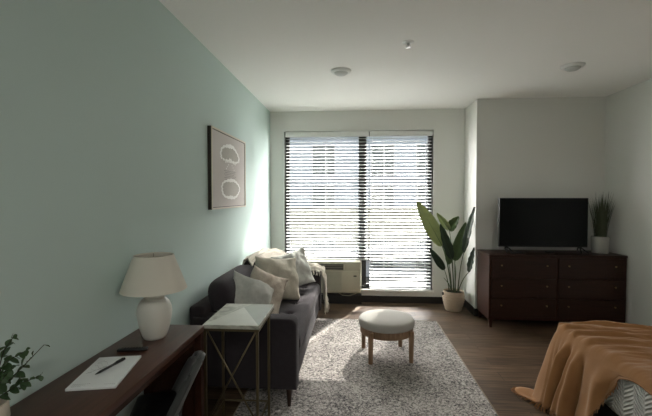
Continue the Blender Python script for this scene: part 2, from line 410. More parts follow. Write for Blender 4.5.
# ------------------------------------------------------------ ceiling fixtures
def disc_light(x, y, label):
    t = thing('ceiling_light', label, 'ceiling light', (x, y, H), 0, 'round ceiling lights')
    build(MB().lathe([(.001, 0), (.098, 0), (.098, -.006), (.090, -.018), (.070, -.024), (.066, -.018), (.001, -.018)], 40), 'trim_ring', M['light_ring'], t, smooth=40)
    build(MB().lathe([(.066, -.016), (.062, -.030), (.045, -.042), (.001, -.048)], 40), 'diffuser', M['light_grey'], t, smooth=True)
disc_light(-.134, 3.68, 'round white flush ceiling light, the one on the left above the ottoman')
disc_light(2.0, 3.70, 'round white flush ceiling light, the one on the right above the television')
sp = thing('fire_sprinkler', 'small chrome fire sprinkler hanging from the ceiling', 'sprinkler', (.415, 3.05, H)); sp.scale = (1.25, 1.25, .9)
build(MB().lathe([(.001, 0), (.036, 0), (.036, -.003), (.022, -.010), (.012, -.012), (.001, -.012)], 28), 'escutcheon', M['light_ring'], sp, smooth=40)
build(MB().lathe([(.009, -.008), (.009, -.026), (.004, -.028), (.004, -.038), (.001, -.038)], 16), 'body', M['chrome'], sp, smooth=40)
build(MB().tube([(.009, 0, -.022), (.013, 0, -.034), (.003, 0, -.046)], .0018, 6).tube([(-.009, 0, -.022), (-.013, 0, -.034), (-.003, 0, -.046)], .0018, 6), 'yoke', M['chrome'], sp)
build(MB().lathe([(.001, -.046), (.016, -.046), (.016, -.048), (.001, -.048)], 16), 'deflector', M['chrome'], sp)

# ------------------------------------------------------------ rug
rx0, rx1, ry0, ry1 = -.82, .978, 1.60, 4.585
rug = thing('area_rug', 'large grey and cream distressed leaf pattern area rug under the sofa and ottoman', 'rug', (0, 0, 0))
boxo('rug_field', rx0, rx1, ry0, ry1, .001, .010, M['rug'], rug)
s = MB()
for a, b in (((rx1, ry0), (rx1, ry1)), ((rx1, ry1), (rx0, ry1)), ((rx0, ry1), (rx0, ry0))):
    s.tube([(a[0], a[1], .0065), (b[0], b[1], .0065)], .006, 8)
build(s, 'rug_binding', M['rug_edge'], rug, smooth=True)

# ------------------------------------------------------------ sofa
G = .010     # top of the rug pile
so = thing('sofa', 'long charcoal fabric sofa with tufted bench seat along the left wall', 'sofa', (0, 0, G))
sx0, sx1, sy0, sy1 = -1.185, -.405, 2.60, 4.62
def rounded_slab(name, x0, x1, y0, y1, z0, z1, r, parent, mat, segs=5):
    return boxo(name, x0, x1, y0, y1, z0, z1, mat, parent, bevel=r, segs=segs)
boxo('base_frame', sx0+.01, sx1-.015, sy0+.03, sy1-.03, .125, .30, M['sofa'], so, bevel=.02)
def arm(y0, y1):
    # slab with a rounded front top corner, seen from the end
    prof = []
    x0, x1, z0, z1, r = sx0+.03, sx1, .125, .628, .055
    prof += [(x0, z0), (x1, z0)]
    for k in range(9):
        a = k/8*PI/2; prof.append((x1-r+r*math.cos(a), z1-r+r*math.sin(a)))
    prof.append((x0, z1))
    n = len(prof); e = .02
    m = MB(); rows = []
    cx, cz = (x0+x1)/2, (z0+z1)/2
    def ring(y, ins):
        return [(cx+(p[0]-cx)*(1-ins/.38), y, cz+(p[1]-cz)*(1-ins/.25)) for p in prof]
    seq = [(y0, .022), (y0+.004, .010), (y0+.013, .002), (y0+.024, 0), (y1-.024, 0), (y1-.013, .002), (y1-.004, .010), (y1, .022)]
    vs = [v for y, i in seq for v in ring(y, i)]
    fs = []
    for i in range(len(seq)-1):
        for k in range(n):
            a, b = i*n+k, i*n+(k+1) % n; fs.append((a, b, b+n, a+n))
    fs += [tuple(range(n-1, -1, -1)), tuple(range((len(seq)-1)*n, len(seq)*n))]
    m.add(vs, fs); build(m, 'armrest', M['sofa'], so, smooth=50)
arm(sy0, sy0+.15); arm(sy1-.15, sy1)
boxo('back_frame', sx0, sx0+.11, sy0+.02, sy1-.02, .14, .70, M['sofa'], so, bevel=.02)
def back_cushion(y0, y1):
    def fn(u, v):
        a = 2*PI*v; y = -1+2*u
        ca, sa = math.cos(a), math.sin(a)
        ex = abs(ca)**.62*(1 if ca > 0 else -1); ez = abs(sa)**.55*(1 if sa > 0 else -1)
        end = (1-abs(y)**9)**.5 if abs(y) < 1 else 0
        sc = .25+.75*end if end > 0 else .02
        if end == 0: sc = .0
        lean = .05*(1-ez)*.9
        return (-1.035+ex*.105*sc+lean, (y0+y1)/2+y*(y1-y0)/2, .645+ez*.205*sc)
    m = MB(); nu, nv = 40, 33
    def fu(i):
        x = i*2-1; return (math.copysign(abs(x)**.55, x)+1)/2
    m.grid(lambda u, v: fn(fu(u), v), nu, nv)
    build(m, 'back_cushion', M['sofa'], so, smooth=True)
back_cushion(2.72, 3.62); back_cushion(3.62, 4.48)
tufts = [(x, y) for y in (2.96, 3.27, 3.58, 3.89, 4.20) for x in (-.57, -.78)]
def seat_fn(u, v):
    x0, x1, y0, y1 = -.95, -.398, 2.755, 4.465
    # u across (x) wraps under at front, v along y
    X = -1+2*u; Y = -1+2*v
    fx = (1-abs(X)**10)**.5; fy = (1-abs(Y)**26)**.5
    x = (x0+x1)/2+X*(x1-x0)/2; y = (y0+y1)/2+Y*(y1-y0)/2
    z = .375+.105*(fx*fy)**.6
    for tx, ty in tufts:
        d = math.hypot(x-tx, y-ty); z -= .030*math.exp(-(d/.03)**2)+.012*math.exp(-(d/.08)**2)
    return x, y, z
m = MB()
def warp(t): 
    x = 2*t-1; return (math.copysign(abs(x)**.45, x)+1)/2
m.grid(lambda u, v: seat_fn(warp(u) if u > .5 else u, v), 60, 150)
m.grid(lambda u, v: (lambda p: (p[0], p[1], .375-.075*((1-abs(2*u-1)**10)**.5*(1-abs(2*v-1)**26)**.5)**.6))(seat_fn(u, v)), 30, 60)
seat = build(m, 'seat_cushion', M['sofa'], so, smooth=True)
for tx, ty in tufts:
    build(MB().lathe([(.001, .469), (.008, .467), (.012, .462), (.012, .452)], 14, tx, ty), 'tuft_button', M['sofa'], seat, smooth=True)
for x in (-.462, -1.12):
    for y in (2.635, 4.585):
        build(MB().lathe([(.012, 0), (.022, .125), (.022, .13)], 16, x, y, cap=True), 'leg', M['leg_dark'], so, smooth=40)

# pillows
def pillow(name, label, mat, loc, rot, w=.44, h=.44, th=.14, seed=0, wr=.010, stripes=False):
    def mk(sgn):
        def fn(u, v):
            x, y = 2*u-1, 2*v-1
            px = x*(1-.10*(1-x*x*0)*(1-abs(y)**2)*0) ; 
            pin = .11
            X = x*w/2*(1-pin*(1-y*y)*abs(x)**3); Y = y*h/2*(1-pin*(1-x*x)*abs(y)**3)
            t = ((1-abs(x)**2.2)*(1-abs(y)**2.2))**.42*th/2
            n = noise.noise(Vector((X*7+seed, Y*7, seed*1.7)))*wr*2 + noise.noise(Vector((X*18+seed, Y*18, 3)))*wr*.6
            edge = min(1, t/(.02))
            return (X, sgn*(t+n*edge), Y)
        return fn
    m = MB(); m.grid(mk(1), 34, 34); m.grid(mk(-1), 34, 34)
    o = build(m, name, mat, None, smooth=True)
    bm = bmesh.new(); bm.from_mesh(o.data); bmesh.ops.remove_doubles(bm, verts=bm.verts, dist=.0005); bmesh.ops.recalc_face_normals(bm, faces=bm.faces); bm.to_mesh(o.data); bm.free()
    for p in o.data.polygons: p.use_smooth = True
    o.location = loc; o.rotation_euler = rot
    return tag(o, label, 'pillow', 'throw pillows on the sofa')
D = math.radians
pillow('throw_pillow', 'blue grey pillow nearest the side table, slumped against the sofa arm', M['pillow_grey'], (-.83, 2.95, .68), (D(-30), D(24), D(26)), .38, .37, .18, 1, .018)
pillow('throw_pillow', 'small oat beige pillow standing upright between the blue grey and the big cream ones', M['pillow_beige'], (-.745, 3.12, .665), (D(-14), D(26), D(40)), .37, .42, .16, 2, .022)
pillow('throw_pillow', 'large cream linen pillow in the middle of the sofa', M['pillow_cream'], (-.745, 3.62, .70), (D(-20), D(7), D(40)), .46, .44, .21, 3, .026)
pillow('throw_pillow', 'pale grey pillow nearest the window, leaning beside the knit throw', M['pillow_grey'], (-.66, 4.08, .70), (D(-18), D(-12), D(40)), .42, .42, .18, 4, .02)

# knit throw along the sofa back and over the far arm
def throw():
    path = [(-1.05, 3.62, .875), (-1.05, 3.80, .885), (-1.03, 4.02, .888), (-.99, 4.25, .885), (-.90, 4.45, .85), (-.78, 4.52, .76), (-.66, 4.53, .70), (-.55, 4.54, .672), (-.46, 4.545, .662), (-.395, 4.55, .63), (-.372, 4.55, .54), (-.362, 4.55, .40), (-.35, 4.55, .25), (-.345, 4.55, .17)]
    half = [.05, .07, .09, .12, .13, .14, .14, .14, .13, .12, .115, .11, .105, .10]
    wd = [(1, 0, 0)]*3 + [(.95, -.3, 0), (.75, -.65, 0), (.25, -.97, 0)] + [(0, -1, 0)]*8
    P = [Vector(p) for p in path]; Wd = [Vector(q).normalized() for q in wd]
    def samp(L, t):
        f = t*(len(L)-1); i = min(int(f), len(L)-2); a = f-i
        a = a*a*(3-2*a) if not isinstance(L[0], Vector) else a
        return L[i]*(1-a)+L[i+1]*a
    def fn(u, v):
        c = samp(P, u); w_ = samp(Wd, u).normalized(); h_ = samp(half, u); s_ = 2*v-1
        q = c + w_*h_*s_
        if u < .32:   # drape down over the round cushion top
            q.z -= .32*abs(s_)**2.2*.22
        elif u < .68:
            q.z -= .03*abs(s_)**2
        fold = .012*math.sin(s_*9+u*14)+.012*noise.noise(Vector((u*22, s_*5, 1)))
        if u > .68: q.x += fold*1.3 + .006; q.y += .02*math.sin(u*40)
        else: q.z += fold + .01
        return q
    m = MB(); m.grid(fn, 110, 26)
    o = thing('throw_blanket', 'cream knit throw draped over the sofa back and the far armrest', 'blanket')
    build(m, 'knit_cloth', M['throw'], o, smooth=True, thick=.008)
    s = MB()
    for k in range(22):
        p = fn(1, k/21); q = p+Vector((random.uniform(-.008, .012), random.uniform(-.008, .008), -random.uniform(.05, .075)))
        s.tube([p, (p+q)/2+Vector((.004, .003, 0)), q], [.004, .003, .004], 5)
    for k in range(16):
        v = k/15; p = fn(.62, 1) ; 
        u = .50+.19*v; p = fn(u, 1); q = p+Vector((random.uniform(-.01, .02), -random.uniform(.03, .06), -.04-.0*v))
        s.tube([p, (p+q)/2+Vector((0, 0, -.004)), q], [.004, .003, .004], 5)
    f = build(s, 'fringe', M['throw'], o, smooth=True); f['kind'] = 'stuff'
throw()

# ------------------------------------------------------------ side table (marble top, brass x frame)
st = thing('side_table', 'tall side table with pale marble inlay top and brass crossed legs', 'side table', (-.722, 2.362, 0), D(.8))
hx, hy, zt = .168, .222, .75
top = boxo('tabletop', -hx, hx, -hy, hy, zt-.022, zt, M['marble'], st, bevel=.002, segs=1)
e = .0007
build(MB().add([(-hx+.004, -hy+.004, zt+e), (hx-.004, -hy+.004, zt+e), (-.02, hy*.62, zt+e)], [(0, 1, 2)]), 'marble_inlay', M['marble_light'], top)
build(MB().add([(hx-.004, -hy+.004, zt+e), (hx-.004, hy-.004, zt+e), (.02, hy-.004, zt+e), (-.02, hy*.62, zt+e)], [(0, 1, 2, 3)]), 'marble_inlay', M['marble_dark'], top)
build(MB().box(-hx, hx, -hy, -hy+.014, zt-.036, zt-.022).box(-hx, hx, hy-.014, hy, zt-.036, zt-.022).box(-hx, -hx+.014, -hy+.014, hy-.014, zt-.036, zt-.022).box(hx-.014, hx, -hy+.014, hy-.014, zt-.036, zt-.022), 'top_frame', M['brass'], st)
lw = .013
for sx in (-1, 1):
    for sy in (-1, 1):
        cx, cy = sx*(hx-lw), (hy-.12 if sy > 0 else -hy+lw)
        boxo('leg', cx-lw/2*1.2, cx+lw/2*1.2, cy-lw/2*1.2, cy+lw/2*1.2, 0, zt-.036, M['brass'], st, bevel=.001, segs=1)
ax, ay = hx-lw-.008, hy-lw-.008; ab = hy-.12
zr = .13
for a, b in (((-ax, -ay), (ax, -ay)), ((-ax, ab), (ax, ab)), ((-ax, -ay), (-ax, ab)), ((ax, -ay), (ax, ab))):
    r_ = build(MB().bar((a[0], a[1], zr), (b[0], b[1], zr), .010), 'lower_rail', M['brass'], st)
yy = -ay-.004
build(MB().tube([(-ax, yy, zt-.036), (ax, yy, .17)], .0055, 8), 'cross_brace', M['brass'], st, smooth=True)
build(MB().tube([(ax, yy+.002, zt-.036), (-ax, yy+.002, .17)], .0055, 8), 'cross_brace', M['brass'], st, smooth=True)

# ------------------------------------------------------------ desk
DZ = .765
dk = thing('writing_desk', 'narrow dark wood desk against the left wall', 'desk', (-1.025, 1.34, 0))
boxo('desktop', -.175, .17, -.75, .75, DZ-.032, DZ, M['espresso_desk'], dk, bevel=.003, segs=2)
boxo('apron', .11, .135, -.70, .70, DZ-.085, DZ-.032, M['espresso'], dk)
boxo('apron', -.16, .11, .70, .72, DZ-.085, DZ-.032, M['espresso'], dk)
boxo('apron', -.16, .11, -.72, -.70, DZ-.085, DZ-.032, M['espresso'], dk)
boxo('end_panel', -.165, .128, .725, .745, .02, DZ-.032, M['espresso'], dk)
for x in (-.15, .148):
    for y in (-.725, .725):
        boxo('leg', x-.02, x+.02, y-.02, y+.02, 0, DZ-.032, M['espresso'], dk, bevel=.002, segs=1)

# desk chair, reclined shell seen from the side
ch = thing('desk_chair', 'grey upholstered desk chair tucked under the dark desk', 'chair', (-1.0, 1.83, 0), D(19))
def shell(u, v):
    a = (2*u-1); z = .385 + .295*v
    wd_ = .185*(1-.30*v**3)*(1 if v < .8 else (1-((v-.8)/.2)**2*.45))
    y = a*wd_
    x = .09 + .135*v**1.1 - .045*a*a
    return (x, y, z - .03*a*a*v)
build(MB().grid(shell, 20, 20), 'backrest', M['chair_fabric'], ch, smooth=True, thick=.032)
def cushion(u, v):
    x, y = 2*u-1, 2*v-1
    t = ((1-abs(x)**4)*(1-abs(y)**4))**.4
    return (-.0+x*.125, y*.17, .41+.035*t)
build(MB().grid(cushion, 20, 20).grid(lambda u, v: (lambda p: (p[0], p[1], .41-(p[2]-.41)))(cushion(u, v)), 20, 20), 'seat', M['black'], ch, smooth=True)
for sx, sy in ((1, 1), (1, -1), (-1, 1), (-1, -1)):
    build(MB().tube([(.01+sx*.08, sy*.10, .39), (.01+sx*.11, sy*.14, 0)], [.013, .009], 10), 'leg', M['black'], ch, smooth=True)

# table lamp
tl = thing('table_lamp', 'white ceramic table lamp with tapered ivory shade on the desk', 'lamp', (-1.041, 1.895, DZ))
body = [(.001, 0), (.052, 0), (.056, .004), (.063, .02), (.075, .06), (.083, .105), (.086, .132), (.083, .162), (.073, .186), (.060, .200), (.050, .205), (.050, .212), (.055, .216), (.055, .228), (.047, .233), (.001, .233)]
build(MB().lathe(body, 48), 'lamp_base', M['ceramic'], tl, smooth=60)
build(MB().tube([(0, 0, .2), (0, 0, .42)], .006, 10), 'stem', M['brass'], tl, smooth=True)
build(MB().lathe([(.162, .252), (.097, .430)], 64).lathe([(.160, .252), (.095, .430)], 64).lathe([(.160, .252), (.162, .252)], 64), 'lamp_shade', M['shade'], tl, smooth=40)
build(MB().lathe([(.095, .424), (.0965, .428), (.095, .432), (.092, .430), (.092, .424)], 64), 'shade_rim', M['shade'], tl, smooth=True)
s = MB()
for k in range(3):
    a = k*2*PI/3; s.tube([(0, 0, .418), (.093*math.cos(a), .093*math.sin(a), .426)], .0018, 6)
build(s, 'shade_spider', M['brass'], tl)

# notebook, pens
nb = thing('notepad', 'white sketch pad lying on the desk with a pen across it', 'notepad', (-1.027, 1.487, DZ), D(12))
boxo('pages', -.090, .090, -.142, .142, .0005, .011, M['paper'], nb, bevel=.0015, segs=1)
s = MB(); random.seed(5)
for i in range(6):
    y0 = .112-.0*i
    pts = [(-.07+k*.009+random.uniform(-.002, .002), .075+.02*math.sin(k*.7+i)-.016*i+random.uniform(-.006, .006), .0115) for k in range(7)]
    s.tube(pts, .0005, 3)
build(s, 'sketch_lines', M['ink'], nb)
s = MB()
for i in range(3):
    for k in range(9-i*2):
        s.box(-.075+k*.007, -.071+k*.007, -.112-i*.009, -.110-i*.009, .011, .0115)
for k in range(6): s.box(.04+k*.007, .044+k*.007, -.122, -.120, .011, .0115)
build(s, 'small_writing', M['ink'], nb)
pen = thing('pen', 'black pen resting diagonally on the white sketch pad', 'pen', (-1.030, 1.515, DZ+.0165), D(80))
build(MB().tube([(-.078, 0, 0), (-.068, 0, 0), (-.055, 0, 0), (.02, 0, 0)], [.001, .003, .005, .005], 14), 'barrel', M['black'], pen, smooth=True)
build(MB().tube([(.02, 0, 0), (.078, 0, 0)], .0056, 14), 'cap', M['black'], pen, smooth=40)
build(MB().box(.03, .07, -.001, .001, .005, .008), 'clip', M['black'], pen)
rc = thing('remote_control', 'slim black remote lying on the desk between the sketch pad and the lamp', 'remote', (-1.053, 1.715, DZ), D(12))
boxo('casing', -.068, .068, -.012, .012, .0004, .013, M['black'], rc, bevel=.004)
s = MB()
for i in range(8):
    for j in (-1, 0, 1): s.box(-.05+i*.013, -.044+i*.013, j*.006-.002, j*.006+.002, .013, .0142)
build(s, 'buttons', M['frame_dark'], rc)

# small leafy plant on the desk
dp = thing('desk_plant', 'leafy green sprigs in a cream vase at the near end of the desk', 'plant', (-1.108, 1.05, DZ))
build(MB().lathe([(.001, 0), (.040, 0), (.050, .015), (.055, .06), (.052, .098), (.048, .105), (.044, .098), (.044, .07), (.001, .07)], 36), 'vase', M['pot_cream'], dp, smooth=50)
random.seed(8)
def small_leaf(m, base, d, L, Wd):
    d = Vector(d).normalized(); side = d.cross(Vector((random.uniform(-.4, .4), random.uniform(-.6, -.2), 1))).normalized(); up = side.cross(d)
    vs, fs = [], []; n = 6
    for i in range(n+1):
        t = i/n; w_ = Wd*math.sin(PI*min(1, t*.92+.06))**.75; c = Vector(base)+d*L*t - up*L*.25*t*t
        vs += [c-side*w_+up*w_*.3, c, c+side*w_+up*w_*.3]
    for i in range(n):
        for k in range(2): a = i*3+k; fs.append((a, a+1, a+4, a+3))
    m.add(vs, fs)
stems = [((0, 0, .07), (.03, .02, .15), (.09, .03, .21), (.17, .02, .285)), ((0, 0, .07), (.02, .0, .17), (.06, 0, .235), (.13, 0, .275)),
         ((0, 0, .07), (.04, 0, .13), (.11, .0, .175), (.175, -.0, .20)), ((0, 0, .07), (.0, .03, .17), (.01, .05, .25), (.04, .06, .30)),
         ((0, 0, .07), (.03, -.03, .14), (.08, -.04, .19), (.12, -.05, .23)), ((0, 0, .07), (-.02, -.02, .16), (-.03, -.05, .24), (.0, -.08, .29)),
         ((0, 0, .07), (.01, .01, .15), (.045, .01, .20), (.09, .0, .225))]
sm = MB(); lm = MB()
for st_ in stems:
    P = [Vector(p) for p in st_]
    pts = []
    for i in range(13):
        t = i/12*3; k = min(int(t), 2); a = t-k; pts.append(P[k]*(1-a)+P[k+1]*a)
    sm.tube(pts, [.0028-.0018*i/12 for i in range(13)], 6)
    for i in range(4, 13):
        for sd in (-1, 1):
            if random.random() < .18: continue
            dirv = (pts[min(i, 12)]-pts[i-1]).normalized()
            dd = dirv*.5+Vector((random.uniform(-.6, .6), random.uniform(-.8, .8), sd*random.uniform(.2, .9)))
            small_leaf(lm, pts[i], dd, random.uniform(.018, .032)*(1.15 if i < 10 else .7), random.uniform(.008, .013)*(1.0 if i < 10 else .6))
build(sm, 'stems', M['twig'], dp, smooth=True)
build(lm, 'foliage', M['eucalypt'], dp, smooth=True)

# ------------------------------------------------------------ framed artwork on the left wall
fa = thing('wall_art', 'framed blush print with white lace-edged shapes on the left wall', 'picture', (XL, 3.535, 1.735))
hw_, hh_ = .485, .345; dpt = .036
s = MB()
s.box(0, dpt-.006, -hw_, -hw_+.02, -hh_, hh_).box(0, dpt-.006, hw_-.02, hw_, -hh_, hh_).box(0, dpt-.006, -hw_+.02, hw_-.02, -hh_, -hh_+.02).box(0, dpt-.006, -hw_+.02, hw_-.02, hh_-.02, hh_)
build(s, 'frame', M['frame_brown'], fa)
s = MB()
s.box(dpt-.006, dpt, -hw_, -hw_+.016, -hh_, hh_).box(dpt-.006, dpt, hw_-.016, hw_, -hh_, hh_).box(dpt-.006, dpt, -hw_+.016, hw_-.016, -hh_, -hh_+.014).box(dpt-.006, dpt, -hw_+.016, hw_-.016, hh_-.014, hh_)
build(s, 'frame_face', M['frame_wood'], fa)
pr = boxo('print', .004, dpt-.008, -hw_+.02, hw_-.02, -hh_+.02, hh_-.02, M['art_paper'], fa)
xf = dpt-.0075
def poly_patch(pts, x, mi=0, m=None):
    m = m or MB(); c = Vector((0, sum(p[0] for p in pts)/len(pts), sum(p[1] for p in pts)/len(pts)))
    vs = [(x, c.y, c.z)]+[(x, p[0], p[1]) for p in pts]; n = len(pts)
    m.add(vs, [(0, 1+i, 1+(i+1) % n) for i in range(n)]); return m
def blob(cy, cz, ry, rz, sc, n=120, dome=False):
    out = []
    for i in range(n):
        a = 2*PI*i/n; r = 1+sc*abs(math.sin(a*9))+sc*.5*math.sin(a*5+1)
        y, z = math.cos(a)*ry*r, math.sin(a)*rz*r
        if dome and z < 0: z = z*.25-.012*abs(math.sin(a*9))
        out.append((cy+y, cz+z))
    return out
def ringmesh(pts, x, w_):
    c = (sum(p[0] for p in pts)/len(pts), sum(p[1] for p in pts)/len(pts)); n = len(pts)
    vs = [(x, p[0], p[1]) for p in pts]
    for p in pts:
        d = math.hypot(p[0]-c[0], p[1]-c[1]); k = 1-w_/d; vs.append((x, c[0]+(p[0]-c[0])*k, c[1]+(p[1]-c[1])*k))
    return MB().add(vs, [(i, (i+1) % n, n+(i+1) % n, n+i) for i in range(n)])
b1 = blob(0, .125, .27, .125, .06, dome=True); b2 = blob(.02, -.165, .265, .095, .06)
g = poly_patch(b1, xf+.0002); poly_patch(b2, xf+.0002, m=g); build(g, 'lace_fill', M['art_grey'], pr)
r_ = ringmesh(b1, xf+.0006, .040); q = ringmesh(b2, xf+.0006, .036); r_.add(q.v, q.f)
for i in range(9):
    y = -.14+i*.035; r_.box(xf+.0002, xf+.0007, y, y+.02, .085-.012*abs(i-4)*.3, .094)
for i, ww in enumerate((.05, .08, .11)):
    for sd in (-1, 1): r_.box(xf, xf+.0006, sd*ww-.008, sd*ww+.008, .066-.02*i-.012, .066-.02*i)
build(r_, 'lace_outline', M['art_white'], pr)
s = MB()
for i in range(6):
    z = .0-.0155*i
    y = -.17+.02*(i % 2)
    while y < .17-.03*(i % 3):
        w_ = random.uniform(.012, .035); s.box(xf, xf+.0005, y, y+w_, z-.0022, z+.0022); y += w_+.010
build(s, 'small_writing', M['art_ink'], pr)

# ------------------------------------------------------------ ottoman
ot = thing('ottoman', 'round cream upholstered ottoman with brown wood legs on the rug', 'ottoman', (.30, 3.572, G), D(8.5))
R0 = .257
build(MB().lathe([(.001, .286), (R0-.012, .286), (R0-.002, .291), (R0+.002, .305), (R0+.001, .340), (R0-.006, .353), (R0-.022, .362), (.14, .370), (.001, .373)], 64), 'seat_cushion', M['stool_fabric'], ot, smooth=True)
build(MB().lathe([(.001, .222), (R0-.014, .222), (R0-.010, .226), (R0-.010, .284), (R0-.014, .288), (.001, .288)], 64), 'apron', M['oak'], ot, smooth=40)
for sx, sy in ((1, 1), (1, -1), (-1, 1), (-1, -1)):
    x, y = sx*.184, sy*.184
    o = build(MB().lathe([(.019, 0), (.0245, .26), (.0245, .275), (.019, .281)], 20, cap=True), 'leg', M['oak'], ot, smooth=40)
    o.location = (x, y, 0)

# ------------------------------------------------------------ dresser
dx0, dx1, dy0, dy1, dz0, dz1 = 1.525, 3.006, 4.42, 4.84, .095, .842
dr = thing('dresser', 'dark espresso six drawer dresser below the television', 'dresser', ((dx0+dx1)/2, (dy0+dy1)/2, 0))
hx, hy = (dx1-dx0)/2, (dy1-dy0)/2
boxo('carcass', -hx, hx, -hy+.004, hy, dz0, dz1-.022, M['espresso'], dr, bevel=.002, segs=1)
boxo('dresser_top', -hx-.004, hx+.004, -hy-.004, hy, dz1-.022, dz1, M['espresso_x'], dr, bevel=.003, segs=2)
cols = [(-hx+.025, -.012), (.012, hx-.025)]; rows = [(.135, .345), (.357, .567), (.579, .807)]
for cx0, cx1 in cols:
    for rz0, rz1 in rows:
        d_ = boxo('drawer', cx0, cx1, -hy-.010, -hy+.006, rz0, rz1, M['espresso_x'], dr, bevel=.002, segs=1)
        for kx in (cx0+.105, cx1-.105):
            kz = (rz0+rz1)/2+.03
            k = build(MB().lathe([(.004, 0), (.004, .012), (.009, .015), (.0098, .019), (.007, .023), (.001, .024)], 18), 'knob', M['brass_knob'], d_, smooth=50)
            k.rotation_euler = (PI/2, 0, 0); k.location = (kx, -hy-.009, kz)
for sx in (-1, 1):
    for sy in (-1, 1):
        x, y = sx*(hx-.03), sy*(hy-.03)
        build(MB().add([(x+a*.02, y+b*.02, dz0) for a, b in ((-1, -1), (1, -1), (1, 1), (-1, 1))]+[(x+a*.013, y+b*.013, 0) for a, b in ((-1, -1), (1, -1), (1, 1), (-1, 1))],
              [(0, 1, 2, 3), (4, 7, 6, 5), (0, 4, 5, 1), (1, 5, 6, 2), (2, 6, 7, 3), (3, 7, 4, 0)]), 'leg', M['espresso'], dr)

# television
tv = thing('television', 'flat black television standing on the dresser', 'television', (2.21, 4.65, dz1))
boxo('casing', -.502, .502, -.012, .03, .062, .640, M['black'], tv, bevel=.003, segs=2)
boxo('screen', -.494, .494, -.0135, -.011, .076, .632, M['screen'], tv)
boxo('rear_housing', -.3, .3, .028, .06, .10, .42, M['black'], tv, bevel=.008)
for sx in (-1, 1):
    f = MB(); X = sx*.415
    f.tube([(X, 0, .075), (X, -.03, .04), (X-.03*1, -.10, .006)], [.009, .008, .007], 8)
    f.tube([(X, 0, .075), (X, .03, .04), (X+.03*1, .09, .006)], [.009, .008, .007], 8)
    f.tube([(X, 0, .07), (X+.05, -.10, .006)], [.008, .007], 8)
    build(f, 'foot', M['black'], tv, smooth=True)
r2 = thing('remote_control', 'black remote lying on the dresser beside the left foot of the television', 'remote', (1.88, 4.52, dz1), D(-8))
boxo('casing', -.075, .075, -.02, .02, .0004, .015, M['black'], r2, bevel=.005)
s = MB()
for i in range(8):
    for j in (-1, 0, 1): s.box(-.06+i*.014, -.053+i*.014, j*.011-.003, j*.011+.003, .015, .0165)
build(s, 'buttons', M['frame_dark'], r2)
mb_ = thing('streaming_box', 'small flat black box on the dresser under the middle of the television', 'box', (2.27, 4.60, dz1))
boxo('casing', -.04, .04, -.03, .03, .0003, .018, M['black'], mb_, bevel=.004)

# grass plant on the dresser
gp = thing('potted_grass', 'upright spiky green grass in a pale grey pot on the dresser', 'plant', (2.862, 4.655, dz1))
build(MB().lathe([(.001, 0), (.080, 0), (.086, .006), (.092, .188), (.088, .192), (.084, .186), (.084, .165), (.001, .165)], 40), 'pot', M['pot_white'], gp, smooth=50)
build(MB().lathe([(.001, .168), (.083, .168)], 24), 'soil', M['soil'], gp)
random.seed(21); s = MB()
for i in range(230):
    a = random.uniform(0, 2*PI); r0 = .065*math.sqrt(random.random()); bx_, by_ = r0*math.cos(a), r0*math.sin(a)
    L = random.uniform(.28, .50) if i % 4 else random.uniform(.45, .56); sp_ = random.uniform(.0, .42)*r0/.065 + .05
    a2 = a+random.uniform(-.5, .5); lean = Vector((math.cos(a2)*L*sp_*.55, math.sin(a2)*L*sp_*.45, 0))
    side = Vector((math.cos(a+1.3), math.sin(a+1.3), 0)); w_ = random.uniform(.0028, .0052)
    vs, fs = [], []
    for k in range(6):
        t = k/5; c = Vector((bx_, by_, .165+L*t*(1-.06*sp_*t)))+lean*t**1.6; ww = w_*(1-t**2.2)*(.8+.4*t)+.0003
        vs += [c-side*ww, c+side*ww]
    for k in range(5): fs.append((2*k, 2*k+1, 2*k+3, 2*k+2))
    s.add(vs, fs)
gr = build(s, 'grass_blades', M['grass'], gp); gr['kind'] = 'stuff'

# ------------------------------------------------------------ big leafy floor plant
fp = thing('floor_plant', 'tall broad-leaved plant in a woven basket pot by the window corner', 'plant', (1.30, 5.08, 0))
prof = [(.001, .002), (.092, .002), (.100, .006), (.112, .05), (.128, .11), (.138, .16), (.140, .19), (.134, .225), (.126, .248), (.131, .256), (.128, .262), (.118, .258), (.118, .235), (.001, .235)]
m = MB(); pp = []
for i in range(len(prof)-1):
    a, b = prof[i], prof[i+1]
    if 2 <= i <= 7:
        for k in range(5):
            t = k/5; pp.append((a[0]+(b[0]-a[0])*t+(.0042 if k % 2 else 0), a[1]+(b[1]-a[1])*t))
    else: pp.append(a)
pp.append(prof[-1])
build(m.lathe(pp, 56), 'basket_pot', M['basket'], fp, smooth=50)
build(MB().lathe([(.001, .238), (.117, .238)], 24), 'soil', M['soil'], fp)
build(MB().tube([(-.142, -.02, .205), (-.150, -.025, .235), (-.146, -.03, .25), (-.136, -.03, .235), (-.134, -.03, .21)], .006, 8), 'basket_handle', M['frame_dark'], fp, smooth=True)
